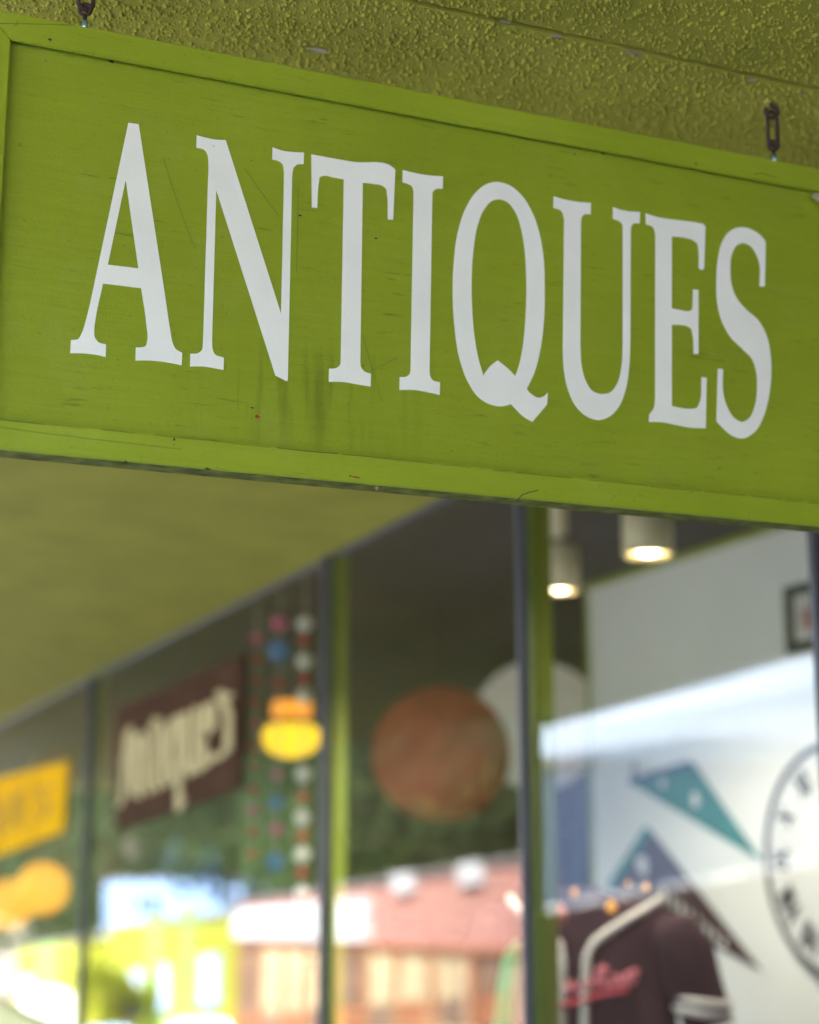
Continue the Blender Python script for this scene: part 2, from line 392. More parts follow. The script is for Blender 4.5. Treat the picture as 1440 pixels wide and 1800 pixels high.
# ------------------------------------------------------------------ THE SIGN
X0s, X1s = .246, 1.750; ZB, ZT = Z0 + .5555, Z0 + 1.2075; FW = .043; TH = .046
PN = S + .0155
sign = thing('hanging_sign', 'large lime green painted wooden sign with white letters ANTIQUES, hanging under the soffit', 'sign', ((X0s + X1s) / 2, S + .02, ZB))
b = MB(); b.box((X0s + FW - .0065, PN, ZB + FW - .0065), (X1s - FW + .0065, PN + .022, ZT - FW + .0065)); b.build('panel', 'panel_paint', sign)
def rail(poly, mt):
    b = MB(); b.prism([(x, S, z) for x, z in poly], (0, .006, 0)); o = b.build('frame_board', mt, sign, bevel=.0016)
    cx, cz = (X0s + X1s) / 2, (ZB + ZT) / 2; q = []      # the batten behind stands 7 mm back from the inner edge
    for x, z in poly:
        inner = X0s + .01 < x < X1s - .01 and ZB + .01 < z < ZT - .01
        q.append((x + (-.007 if x < cx else .007) * inner, S + .0061, z + (-.007 if z < cz else .007) * inner))
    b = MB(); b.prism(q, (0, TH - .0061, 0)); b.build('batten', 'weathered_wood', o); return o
g = .0006
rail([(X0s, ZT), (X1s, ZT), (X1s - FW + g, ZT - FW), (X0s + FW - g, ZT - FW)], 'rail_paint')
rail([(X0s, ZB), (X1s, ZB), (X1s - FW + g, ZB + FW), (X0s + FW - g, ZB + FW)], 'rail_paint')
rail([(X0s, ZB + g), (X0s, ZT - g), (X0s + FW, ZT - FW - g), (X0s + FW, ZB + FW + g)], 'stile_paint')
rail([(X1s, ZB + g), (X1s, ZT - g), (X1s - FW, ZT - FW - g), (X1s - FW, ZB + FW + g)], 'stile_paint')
# letters, drawn as outlines; '!' marks a corner, other points are smooth
LET = {
 'A': (110, 200, 3.9125, ["452,62! 523,72! 700,1220! 742,1500 755,1570 775,1615 822,1645! 819,1730! 700,1708 600,1698 501,1698! 503,1608! 540,1607 570,1598 582,1560 575,1440 540,1200! 278,1168! 225,1420 217,1490 222,1540 245,1570 298,1587! 296,1674! 240,1660 160,1650 52,1647! 57,1557! 105,1550 135,1500 160,1420 190,1300!",
                          "434,455! 521,1064! 311,1038!"]),
 'N': (320, 220, 3.9125, ["100,70! 170,88 230,100 300,103! 680,1295! 701,380! 698,300 688,265 665,248 620,235! 622,153! 700,178 770,186 838,189! 836,269! 795,271 770,290 760,330 756,400! 727,1755! 720,1762! 642,1722! 235,447! 206,1480! 210,1540 222,1572 287,1600! 285,1684! 220,1672 150,1661 54,1660! 57,1573! 110,1568 135,1548 144,1500! 178,400! 181,260 175,205 155,172 98,155!"]),
 'T': (530, 250, 3.912, ["67,84! 350,135 636,180 645,190! 630,534! 594,530! 588,360 580,320 560,302 490,287 421,279! 404,1510! 410,1550 430,1575 477,1593! 475,1681! 380,1665 290,1650 187,1648! 189,1557! 240,1552 262,1535 270,1480! 291,255! 230,245 150,232 128,240 120,275 108,453! 71,448!"]),
 'I': (530, 250, 3.912, ["696,192! 780,212 870,228 973,235! 971,320! 925,323 905,340 899,380! 880,1560! 885,1610 900,1635 952,1651! 950,1738! 870,1720 790,1706 673,1704! 675,1615! 720,1612 742,1595 750,1545! 770,380! 768,330 755,300 730,287 694,275!"]),
 'Q': (780, 300, 3.913, ["360,78 450,100 540,175 610,290 660,440 688,620 694,820 690,1020 665,1230 620,1400 570,1503! 600,1535 655,1562 690,1550 716,1526! 711,1608! 610,1728! 560,1700 463,1607! 400,1622 330,1612 240,1560 170,1460 110,1300 75,1080 62,880 68,640 95,430 150,260 220,150 290,95",
                         "375,198 430,212 490,280 530,390 557,550 568,760 565,960 548,1180 520,1330 492,1413! 440,1360 370,1305! 320,1345 280,1395! 275,1415! 240,1300 210,1130 194,920 192,740 205,540 235,370 280,265 330,210"]),
 'U': (960, 320, 4.09, ["54,102! 130,125 220,142 322,151! 320,232! 275,234 258,250 250,290! 246,1180! 255,1320 285,1430 330,1500 400,1525 460,1512 510,1450 540,1340 551,1180! 551,340! 545,300 525,282 480,264! 480,181! 540,200 600,211 675,215! 673,298! 630,300 614,315 608,350! 605,1150! 598,1320 570,1500 520,1620 450,1690 380,1712 300,1690 220,1620 160,1500 128,1350 120,1200! 129,330! 126,250 112,212 52,185!"]),
 'E': (1120, 350, 4.09, ["60,102! 150,130 300,152 440,172 480,183 491,205! 482,495! 475,507 455,507 443,492! 440,360 432,320 400,295 340,278 249,268! 249,786! 310,798 375,804 392,795 398,760! 401,650! 440,652! 441,1113! 406,1113! 397,970 385,930 360,915 249,903! 249,1487! 320,1502 380,1508 430,1497 445,1470 462,1280! 500,1285! 493,1648! 380,1643 280,1625 190,1606 85,1602! 87,1548! 118,1505 129,1440! 131,300! 128,240 115,205 62,180!"]),
 'S': (1120, 350, 4.09, ["755,202 830,222 890,265 920,303 924,340! 918,628! 880,628! 876,450 855,395 810,335 760,317 715,335 680,400 670,500 680,620 720,720 780,790 870,870 930,980 960,1130 963,1280 945,1430 910,1560 850,1670 760,1722 680,1700 620,1650 570,1597! 579,1220! 617,1222! 620,1400 650,1500 700,1575 755,1602 800,1580 845,1490 862,1360 855,1240 825,1150 760,1080 670,990 610,880 577,750 570,580 580,430 610,310 655,240 705,210"]),
}
def outline(txt):
    P = []; 
    for t in txt.split():
        c = t.endswith('!'); x, y = t.rstrip('!').split(','); P.append((Vector((float(x), float(y))), c))
    n = len(P); res = []
    def tang(i):
        a, p, q = P[i - 1][0], P[i][0], P[(i + 1) % n][0]; d0, d1 = (p - a).length, (q - p).length
        return ((p - a) / d0 * d1 + (q - p) / d1 * d0) / (d0 + d1)        # unit-speed slope
    for i in range(n):
        p, pc = P[i]; q, qc = P[(i + 1) % n]; res.append(p)
        if pc and qc: continue
        L_ = (q - p).length; tp = None if pc else tang(i); tq = None if qc else tang((i + 1) % n)
        if tp is None: tp = 2 * (q - p) / L_ - tq if False else (q - p) / L_
        if tq is None: tq = (q - p) / L_
        for k in range(1, 6):
            s = k / 6; h00 = 2 * s**3 - 3 * s**2 + 1; h10 = s**3 - 2 * s**2 + s; h01 = -2 * s**3 + 3 * s**2; h11 = s**3 - s**2
            res.append(p * h00 + tp * (h10 * L_) + q * h01 + tq * (h11 * L_))
    return res
dg = None
for ch, (ox, oy, sc, outs) in LET.items():
    cu = bpy.data.curves.new('letter', 'CURVE'); cu.dimensions = '2D'; cu.fill_mode = 'BOTH'; cu.extrude = .0003
    for t in outs:
        pts = [PY(ox + p.x / sc, oy + p.y / sc, PN) for p in outline(t)]
        sp = cu.splines.new('POLY'); sp.points.add(len(pts) - 1); sp.use_cyclic_u = True
        for q, p in zip(sp.points, pts): q.co = (p.x, p.z, 0, 1)
    tmp = bpy.data.objects.new('tmp', cu); C.objects.link(tmp)
    me = bpy.data.meshes.new_from_object(tmp.evaluated_get(bpy.context.evaluated_depsgraph_get())); bpy.data.objects.remove(tmp); bpy.data.curves.remove(cu)
    og = WLOC[sign.name]
    for v in me.vertices: v.co = (v.co.x - og.x, PN - .0005 - v.co.z - og.y, v.co.y - og.z)
    me.materials.clear(); me.materials.append(MATS['vinyl_white']); me.name = 'letter'
    o = bpy.data.objects.new('letter', me); C.objects.link(o); o.parent = sign; o['label'] = 'white serif letter ' + ch
# wear on the sign: chips, nicks and hairline scores
def chip(px, py, w, h, mt, y, seed, ang=0, name='paint_chip'):
    c = PY(px, py, y); rnd = random.Random(seed); q = []; ca, sa = math.cos(ang), math.sin(ang)
    for i in range(9):
        th = 6.2832 * i / 9; k = rnd.uniform(.5, 1.15); u, v = math.cos(th) * w * k, math.sin(th) * h * k
        q.append((c.x + u * ca - v * sa, y - .0004, c.z + u * sa + v * ca))
    b = MB(); b.prism(q, (0, .0006, 0)); b.build(name, mt, sign)
for i, a in enumerate([(452, 732, .0045, .0026, 'chip_red', PN), (444, 717, .004, .0011, 'chip_dark', PN), (306, 772, .0018, .003, 'chip_dark', S),
                       (625, 839, .008, .0016, 'chip_red', S), (616, 837, .003, .0012, 'chip_dark', S), (662, 858, .0035, .0035, 'flake_grey', S),
                       (365, 824, .005, .0018, 'chip_dark', S), (195, 108, .005, .0024, 'chip_dark', PN), (221, 812, .004, .002, 'chip_dark', S),
                       (1010, 271, .002, .0016, 'chip_dark', PN), (1060, 269, .005, .002, 'chip_dark', PN), (1224, 288, .005, .0015, 'chip_dark', S),
                       (375, 257, .001, .001, 'chip_dark', PN - .0009), (661, 419, .003, .0015, 'chip_dark', PN), (528, 379, .004, .0012, 'chip_dark', PN),
                       (1437, 346, .012, .008, 'chip_pale', S), (88, 70, .003, .002, 'chip_dark', S), (442, 282, .001, .001, 'chip_dark', PN), (1264, 824, .003, .002, 'scratch', PN)]):
    px, py, w, h, mt, y = a; chip(px, py, w, h, mt, y, i + 20, -.15)
def score(pts, w, y, mt='scratch'):
    b = MB(); q = [PY(px, py, y) for px, py in pts]
    b.stroke([(p.x, p.z) for p in q], w, .0004, lambda u, v, n_: Vector((u, y - .0001 - n_, v))); b.build('score_mark', mt, sign)
score([(287, 278), (300, 320), (318, 372), (335, 420), (344, 440)], .0008, PN)
score([(430, 296), (455, 332), (490, 380)], .0009, PN)
score([(524, 328), (523, 400), (521, 480)], .0008, PN)
score([(653, 652), (700, 628)], .0007, PN); score([(656, 655), (672, 708)], .0007, PN); score([(638, 590), (655, 652)], .0007, PN)
score([(946, 862), (932, 865), (918, 870), (909, 880)], .0014, S, 'chip_dark')
score([(0, 41), (60, 42), (128, 44)], .0010, S); score([(1326, 306), (1340, 304), (1352, 308), (1364, 312)], .0016, S)
score([(0, 751), (120, 767), (320, 790)], .0008, S)

rs = random.Random(5); x = 0
while x < 1430:                                    # grime caught along the seam above the bottom board
    l = rs.uniform(25, 110); f = lambda q: 737 + (885 - 737) * q / 1440
    score([(x, f(x) + rs.uniform(-1, 1)), (x + l / 2, f(x + l / 2) + rs.uniform(-1, 1)), (x + l, f(x + l) + rs.uniform(-1, 1))], rs.uniform(.0006, .0013), S, rs.choice(('scratch', 'scratch', 'grime')))
    x += l + rs.uniform(0, 40)
# chains that carry the sign
def eye_ring(c, r, w, ax, n=20):
    a, bb = ax; return [c + a * (math.cos(6.2832 * i / n) * r) + bb * (math.sin(6.2832 * i / n) * r) for i in range(n)]
def oval(c, hw, hh, a, up, n=10):
    q = []
    for i in range(n + 1): t = math.pi * i / n; q.append(c + a * (hw * math.cos(t)) + up * (hh - hw + hw * math.sin(t)))
    for i in range(n + 1): t = math.pi + math.pi * i / n; q.append(c + a * (hw * math.cos(t)) + up * (-(hh - hw) + hw * math.sin(t)))
    return q
UP = Vector((0, 0, 1)); AX = Vector((.93, -.37, 0)); AY = Vector((.37, .93, 0))
def chain(px, label):
    YC = S + .024; base = PY(px, 281 if px > 700 else 36, YC); base.z = ZT; x = base.x
    t = thing('hanging_chain', label, 'chain', (x, YC, ZT), 'chains carrying the green sign'); c = Vector((x, YC, 0))
    gap = ZS - ZT
    b = MB(); b.tube([c + UP * (ZT - .004), c + UP * (ZT + .032)], .0034, 8); b.tube(eye_ring(c + UP * (ZT + .0405), .0085, 0, (AX, UP)), .0032, 8, closed=True); b.build('eye_screw', 'rust', t, True)
    b = MB(); b.tube([c + UP * (ZT + .006), c + UP * (ZT + .022)], .0052, 10); b.build('collar', 'zinc_blue', t, True)
    z1 = ZT + .0405 + .004; zt = ZS - .028; h = (zt + .004 - z1) / 2
    b = MB(); b.tube(oval(c + UP * (z1 + h), .0115, h + .004, (AX * .85 + AY * .5).normalized(), UP), .0036, 8, closed=True); b.build('link', 'rust', t, True)
    b = MB(); cc = c + UP * (ZS - .021)
    b.tube([cc + AX * (.011 * math.cos(a)) + UP * (.011 * math.sin(a)) for a in [R(k) for k in range(-225, 91, 15)]] + [c + UP * (ZS - .004), c + UP * ZS], .0040, 8); b.build('cup_hook', 'rust', t, True)
    b = MB(); b.lathe([(.0001, 0), (.0001, -.004), (.006, -.0038), (.009, -.0015), (.009, 0)], c + UP * ZS + AX * -.004, 14); b.build('hook_flange', 'brass_paint', t, True)
chain(1361, 'rusty chain link and hook above the right end of the sign')
chain(149, 'rusty hook and eye above the left end of the sign')

# ------------------------------------------------------------------ shop inside: lamps, lanterns, goods
mat('lamp_cream', (.62, .54, .38), .5, .05); mat('bulb', (1, .8, .45), .5, emit=(1.0, .66, .22), estr=.7); mat('bulb_core', (1, .9, .7), .5, emit=(1.0, .86, .55), estr=2.5)
mat('lantern_red', (.60, .10, .055), .8, .3, 5, .2, 40, trans=.25, emit=(.50, .10, .05), estr=.007); mat('lantern_white', (.66, .64, .58), .8, .06, 5, .2, 40, trans=.3, emit=(.66, .63, .55), estr=.028)  # faint emission added to brighten the paper of both; no lamp inside them
mat('wire', (.05, .05, .05), .6)
def track_lamp(px, py, w_px, h_px, X, label):
    p = PX(px, py, X); k = pxm(p); r = w_px * k / 2; h = h_px * k; zb = p.z
    t = thing('track_lamp', label, 'lamp', p, 'ceiling spot lamps over the display')
    b = MB(); b.lathe([(r * .84, zb + .03), (r * .86, zb), (r, zb - .004), (r, zb + h * .55), (r * .98, zb + h), (r * .55, zb + h + .012), (1e-4, zb + h + .012)], (p.x, p.y, 0), 28)
    b.build('housing', 'lamp_cream', t, True)
    b = MB(); b.lathe([(1e-4, zb + .010), (r * .83, zb + .012)], (p.x, p.y, 0), 24); b.build('diffuser', 'bulb', t)
    b = MB(); b.lathe([(1e-4, zb + .001), (r * .25, zb + .002), (r * .45, zb + .011)], (p.x, p.y, 0), 20); b.build('bulb', 'bulb_core', t, True)
    b = MB(); b.tube([(p.x, p.y, zb + h), (p.x, p.y, zb + h + .05)], .012); b.box((p.x - .02, p.y - .04, zb + h + .045), (p.x + .02, p.y + .04, ZC - .03)); b.build('stem', 'lamp_cream', t)
    l = bpy.data.lights.new('spot', 'SPOT'); l.energy = 9; l.color = (1, .92, .80); l.spot_size = R(150); l.spot_blend = .6; l.shadow_soft_size = .012
    lo = bpy.data.objects.new('lamp_light', l); C.objects.link(lo); lo.parent = t; lo.location = (0, 0, -.012)
    return p
pa = track_lamp(985, 1040, 70, 80, 3.05, 'cream cylindrical spot lamp beside the green window post')
pb = track_lamp(1140, 976, 90, 84, 2.95, 'cream cylindrical spot lamp against the white display wall top')
b = MB(); b.box((2.98, 3.4, ZC - .03), (3.03, pa.y + .12, ZC - .001)); tag(b.build('lamp_track', 'lamp_cream', loc=(3.0, 6, ZC - .03)), 'cream lamp rail running along the dark shop ceiling', 'rail')

def lantern(px, py, r_px, X, mt, label, grp=None):
    p = PX(px, py, X); r = pxm(p) * r_px
    t = thing('paper_lantern', label, 'lantern', p - Vector((0, 0, r)), grp); b = MB(); m = 46; prof = []
    for i in range(m + 1):
        a = math.pi * (.06 + .88 * i / m); prof.append((math.sin(a) * r * (1 + (.008 if i % 2 else -.006)), -math.cos(a) * r * .97))
    b.lathe(prof, p, 36); b.build('shade', mt, t, True)
    b = MB(); b.tube([p + Vector((math.cos(a) * r * .19, math.sin(a) * r * .19, r * .955)) for a in [6.2832 * i / 16 for i in range(16)]], .006, 6, closed=True); b.build('top_ring', 'wire', t)
    b = MB(); b.tube([p + Vector((0, 0, r * .95)), (p.x, p.y, ZC)], .004, 6); b.build('cord', 'wire', t)
lantern(776, 1325, 122, 3.7, 'lantern_red', 'large round terracotta red paper lantern in the window')
lantern(945, 1275, 116, 4.75, 'lantern_white', 'large round white paper lantern half behind the red one')

# goods on the white wall
def on_wall(px, py, off=0.0): return PX(px, py, XW - off)
mat('teal', (.008, .16, .115), .85, .25, 12); mat('navy', (.03, .045, .10), .85); mat('felt_brown', (.055, .030, .028), .9, .2, 20); mat('felt_white', (.62, .60, .57), .9)
def pennant(pts, body, trim, label, blobs, loc):
    q = [on_wall(x, y, .006) for x, y in pts]; t = thing('pennant', label, 'pennant', q[0], 'felt pennants on the white wall')
    b = MB(); b.prism(q, (-.004, 0, 0)); b.build('felt', body, t)
    e0, e1 = q[0], q[1]; tip = q[2]; d = (tip - (e0 + e1) / 2) * .055
    b = MB(); b.prism([e0 - d, e1 - d, e1 + Vector((0, 0, 0)), e0], (-.007, 0, 0)); b.build('header_band', trim, t)
    for s_ in (0, 1):
        a = (e0, e1)[s_]; b = MB(); b.stroke([(a.y, a.z), (a.y - .07 * (1 - s_) + .02, a.z + .10 - .13 * s_)], .02, .004, lambda u, v, n_: Vector((XW - .012 - n_, u, v))); b.build('tassel', trim, t)
    for (x, y, w, h) in blobs:
        c = on_wall(x, y, .011); k = pxm(c); b = MB(); pl = []
        for i in range(9):
            a = 6.2832 * i / 9; m_ = random.uniform(.7, 1.15); pl.append((c.x, c.y + math.cos(a) * w * k * m_ / .6, c.z + math.sin(a) * h * k * m_))
        b.prism(pl, (-.003, 0, 0)); b.build('emblem', 'felt_white', t)
    return t
pennant([(1112, 1378), (1222, 1345), (1340, 1514)], 'teal', 'navy', 'teal felt pennant pointing down at the clock', [(1222, 1405, 9, 14), (1165, 1376, 8, 9)], None)
pennant([(1080, 1566), (1146, 1462), (1340, 1707)], 'felt_brown', 'teal', 'dark brown felt pennant with pale lettering behind the jersey', [(1130, 1522, 14, 18)] + [(1168 + i * 15, 1574 + i * 12, 5, 15 - i) for i in range(8)], None)

# round wall clock
mat('clock_face', (.62, .62, .61), .6, .03); mat('clock_black', (.03, .03, .035), .5)
cc = on_wall(1478, 1512, .0); ry = pxm(cc) * 205
ck = thing('wall_clock', 'large round white wall clock with black roman numerals', 'clock', cc - Vector((0, 0, ry)))
fc = lambda u, v, n_: Vector((XW - .035 - n_, cc.y - u, cc.z + v))
b = MB(); b.lathe([(1e-4, -.034), (ry * .95, -.034), (ry * .95, -.002)], (XW, cc.y, cc.z), 48, 'X'); b.build('face', 'clock_face', ck)
b = MB(); b.lathe([(ry * .945, -.002), (ry, -.006), (ry * 1.015, -.03), (ry * .99, -.048), (ry * .95, -.046), (ry * .945, -.030)], (XW, cc.y, cc.z), 48, 'X'); b.build('rim', 'clock_black', ck, True)
for i, num in enumerate(['XII', 'I', 'II', 'III', 'IV', 'V', 'VI', 'VII', 'VIII', 'IX', 'X', 'XI']):
    a = i * math.pi / 6; w_ = {'I': .35, 'V': .8, 'X': .8}; tot = sum(w_[c] for c in num); x = -tot / 2; b = MB(); s_ = ry * .16
    def frn(u, v, n_): rr = ry * .76 + v; return fc(math.sin(a) * rr + math.cos(a) * u, math.cos(a) * rr - math.sin(a) * u, n_)
    for c in num:
        w = w_[c]; xa, xb = (x + .1) * s_, (x + w - .1) * s_; xm = (x + w / 2) * s_
        if c == 'I': b.stroke([(xm, -ry * .10), (xm, ry * .10)], ry * .044, .002, frn)
        if c == 'V': b.stroke([(xa, ry * .10), (xm, -ry * .10)], ry * .048, .002, frn); b.stroke([(xb, ry * .10), (xm, -ry * .10)], ry * .028, .002, frn)
        if c == 'X': b.stroke([(xa, ry * .10), (xb, -ry * .10)], ry * .048, .002, frn); b.stroke([(xb, ry * .10), (xa, -ry * .10)], ry * .028, .002, frn)
        x += w
    b.build('numeral', 'clock_black', ck)
for a, l in ((R(62), .5), (R(130), .72)):
    b = MB(); b.stroke([(-math.sin(a) * .08 * ry, -math.cos(a) * .08 * ry), (math.sin(a) * l * ry, math.cos(a) * l * ry)], ry * .03, .003, lambda u, v, n_: fc(u, v, n_ + .004)); b.build('hand', 'clock_black', ck)

# framed picture high on the wall
mat('frame_black', (.04, .042, .045), .4); mat('print_pink', (.42, .22, .20), .7, .4, 9); mat('mat_board', (.55, .53, .5), .8)
a0 = on_wall(1386, 1034); a1 = on_wall(1500, 1034); zlo = on_wall(1386, 1152).z
pf = thing('picture_frame', 'black framed picture high on the white wall by the window edge', 'picture', (XW, (a0.y + a1.y) / 2, zlo))
y0, y1, z1 = a1.y, a0.y, a0.z; w = .045
for (ya, yb, za, zb) in ((y0, y1, z1 - w, z1), (y0, y1, zlo, zlo + w), (y0, y0 + w, zlo + w, z1 - w), (y1 - w, y1, zlo + w, z1 - w)):
    b = MB(); b.box((XW - .03, ya, za), (XW - .001, yb, zb)); b.build('frame_bar', 'frame_black', pf)
b = MB(); b.box((XW - .012, y0 + w, zlo + w), (XW - .002, y1 - w, z1 - w)); b.build('mount', 'mat_board', pf)
b = MB(); b.box((XW - .015, y0 + w * 2, zlo + w * 2), (XW - .0125, y1 - w * 2.2, z1 - w * 2.4)); b.build('print', 'print_pink', pf)

# jersey on a stand in the window
mat('jersey', (.026, .007, .012), .95, .2, 6, .4, 70); mat('piping', (.66, .60, .56), .8, .05); mat('script_red', (.60, .06, .09), .7, .1); mat('script_pink', (.66, .17, .21), .8, .2, 40)
mat('wood_dark', (.10, .05, .025), .5, .3, 8)
JX = 2.90; jc = PX(1012, 1700, JX); al = R(46); ju = Vector((math.cos(al), -math.sin(al), 0)); jn = Vector((-math.sin(al), -math.cos(al), 0))
JD = .12
def jp(px, py):                                   # photo position -> jersey plane (u, z)
    r = ray(px, py); t_ = (jc + jn * JD - EYE).dot(jn) / r.dot(jn); q = EYE + r * t_ - jc - jn * JD; return (q.dot(ju), q.z)
def jw(u, z, n_): return jc + ju * u + Vector((0, 0, z)) + jn * n_
jt = thing('baseball_jersey', 'maroon baseball jersey with white neck piping and red script on a stand', 'jersey', (jc.x, jc.y, .1))
rows = [(1560, 36, .04), (1572, 64, .065), (1590, 128, .085), (1612, 172, .10), (1650, 186, .115), (1700, 184, .125), (1760, 180, .125), (1830, 184, .125), (1950, 192, .125), (2080, 196, .12)]
b = MB(); ring = 36; V = []; prof = []
for py, hw, dep in rows:
    z = jp(1012, py)[1]; u = jp(1012 + hw, py)[0] - jp(1012, py)[0]; prof.append((z, u, dep))
    V += [jw(math.cos(6.2832 * j / ring) * u, z, math.sin(6.2832 * j / ring) * dep * (1 + .05 * math.sin(7 * 6.2832 * j / ring + z * 5))) for j in range(ring)]
fs = [(i * ring + j, i * ring + (j + 1) % ring, (i + 1) * ring + (j + 1) % ring, (i + 1) * ring + j) for i in range(len(rows) - 1) for j in range(ring)]
b.add(V, fs + [list(range(ring))])
for sgn in (-1, 1):                               # sleeves, joined to the body at the shoulder
    def sp(px, py): u, z = jp(px, py); u0 = jp(1012, py)[0]; return jw(u0 + (u - u0) * sgn, z, 0)
    k = pxm(jc); b.tube([sp(1140, 1632), sp(1172, 1648), sp(1192, 1690), sp(1208, 1740), sp(1222, 1775), sp(1232, 1812)], [.06, .105, .108, .098, .09, .088], 20)
b.build('garment', 'jersey', jt, True)
def depth_at(u, z):
    for (za, ua, da), (zb, ub, db) in zip(prof[:-1], prof[1:]):
        if zb <= z <= za:
            f_ = (z - za) / (zb - za or 1e-6); uu = ua + (ub - ua) * f_; dd = da + (db - da) * f_
            return dd * math.sqrt(max(0.02, 1 - (u / uu) ** 2)) * 1.04
    return .05
def jsurf(pl, wpx, mt, name, lift=.006):
    w = wpx * pxm(jc); q = [jp(*p) for p in pl]; fine = []
    for a, c in zip(q[:-1], q[1:]):
        for i in range(4): fine.append((a[0] + (c[0] - a[0]) * i / 4, a[1] + (c[1] - a[1]) * i / 4))
    fine.append(q[-1]); b = MB(); b.tube([jw(u, z, depth_at(u, z) + lift) for u, z in fine], w / 2, 8); b.build(name, mt, jt, True)
jsurf([(1150, 1580), (1110, 1610), (1070, 1637), (1046, 1656), (1034, 1680), (1031, 1720), (1030, 1800), (1030, 1900)], 15, 'piping', 'neck_piping')
jsurf([(880, 1580), (930, 1618), (965, 1640), (984, 1660), (990, 1690), (991, 1740), (990, 1800), (990, 1900)], 15, 'piping', 'neck_piping')
for off in (0, 20):
    u0 = Vector(); b = MB(); c0 = jp(1221, 1762 + off); r_ = .094
    b.tube([jw(c0[0] + math.cos(a) * r_, c0[1] - .012 * math.cos(a), math.sin(a) * r_) for a in [6.2832 * i / 24 for i in range(24)]], .013, 8, closed=True); b.build('sleeve_stripe', 'piping', jt, True)
jsurf([(968, 1774), (1010, 1762), (1060, 1748), (1105, 1740)], 9, 'script_red', 'script_underline', .014)
for i, pl in enumerate([[(985, 1750), (972, 1745), (978, 1730), (992, 1732)], [(1000, 1745), (1008, 1728), (1016, 1744)], [(1024, 1742), (1034, 1722), (1044, 1735)],
                        [(1050, 1738), (1056, 1705), (1066, 1700), (1060, 1725), (1072, 1735)], [(1078, 1735), (1084, 1716), (1092, 1733)], [(1096, 1733), (1102, 1715), (1110, 1712), (1116, 1706), (1114, 1722), (1106, 1732)]]):
    jsurf(pl, 11, 'script_pink', 'script_stroke', .010)
b = MB(); b.tube([jw(0, jp(1012, 1560)[1], 0), (jc.x, jc.y, .14)], .02); b.lathe([(1e-4, .14), (.2, .13), (.21, .1)], (jc.x, jc.y, 0), 20); b.build('stand', 'wood_dark', jt)
# small amber bulbs in front of the jersey
mat('amber', (1, .5, .1), .5, emit=(1, .36, .05), estr=.07)
for i, (px, py, r, lb) in enumerate([(1075, 1595, 9, 'small amber bulb glowing just left of the jersey neck piping'), (1010, 1570, 6, 'dim amber bulb nearest the green window post'), (1136, 1560, 6, 'amber bulb above the right jersey shoulder'), (1104, 1554, 4, 'faintest amber bulb between two others above the jersey')]):
    p = PX(px, py, 2.58); b = MB(); b.sphere(p, r * pxm(p), 12, 8); b.sphere(p + Vector((0, 0, r * pxm(p) * 1.1)), r * pxm(p) * .45, 8, 6); tag(b.build('amber_bulb', 'amber', smooth=True, loc=p), lb, 'bulb', 'amber bulbs in front of the jersey')

# left windows: garlands, pendant, boards, goods
mat('pom_white', (.80, .76, .68), .95, .1, 60); mat('pom_red', (.50, .03, .04), .95, .1, 60); mat('pom_pink', (.66, .10, .28), .95, .1, 60); mat('pom_blue', (.04, .20, .52), .95, .1, 60)
def garland(px, items, X, label):
    top = PX(px, 1000, X); t = thing('pompom_garland', label, 'garland', (top.x, top.y, 1.2), 'pompom garlands hanging in the window'); zs = []
    for py, r, c in items:
        p = PX(px, py, X); p = Vector((top.x, top.y, p.z)); b = MB(); b.sphere(p, r * pxm(p), 12, 8)
        for v in b.v: v += (v - p) * random.uniform(-.10, .10)
        b.build('pompom', c, t, True); zs.append(p.z)
    b = MB(); b.tube([(top.x, top.y, ZC), (top.x, top.y, min(zs))], .003, 5); b.build('string', 'piping', t)
W_, R_, P_, B_ = 'pom_white', 'pom_red', 'pom_pink', 'pom_blue'
garland(538, [(1096, 14, W_), (1124, 10, R_), (1161, 14, W_), (1192, 10, R_), (1222, 14, W_), (1360, 15, W_), (1400, 11, R_), (1437, 15, W_), (1470, 11, R_), (1503, 16, W_), (1535, 11, R_), (1570, 13, W_)], 2.46, 'white and red pompom garland nearest the window post')
garland(494, [(1094, 15, P_), (1142, 20, B_), (1200, 10, R_), (1360, 10, P_), (1410, 13, B_), (1458, 12, P_), (1516, 17, B_)], 2.46, 'pink and blue pompom garland, middle of the three')
garland(454, [(1120 + i * 38, 10, R_ if i % 4 else P_) for i in range(11)], 2.46, 'dark red pompom garland, leftmost of the three')
mat('lamp_yellow', (.75, .50, .02), .5, .08, emit=(1, .62, .02), estr=.14); mat('lamp_orange', (.75, .27, .03), .5, emit=(1, .36, .03), estr=.12)
p = PX(512, 1300, 3.0); k = pxm(p)
t = thing('yellow_pendant_lamp', 'bright yellow glass pendant lamp with orange cap behind the garlands', 'lamp', p - Vector((0, 0, .1)))
b = MB(); b.lathe([(1e-4, k * 27), (k * 38, k * 26), (k * 49, k * 17), (k * 52, k * 3), (k * 46, -k * 14), (k * 30, -k * 27), (1e-4, -k * 33)], p, 28); b.build('shade', 'lamp_yellow', t, True)
b = MB(); b.lathe([(1e-4, k * 41), (k * 34, k * 41), (k * 35, k * 42), (k * 35, k * 66), (k * 34, k * 67), (1e-4, k * 67)], p, 24); b.build('cap', 'lamp_orange', t)
b = MB(); b.tube([p + Vector((0, 0, k * 30)), (p.x, p.y, ZC)], .006); b.build('cord', 'wire', t)
b = MB(); b.lathe([(k * 16, k * 26), (k * 12, k * 34), (k * 16, k * 42)], p, 20); b.build('collar', 'wire', t)

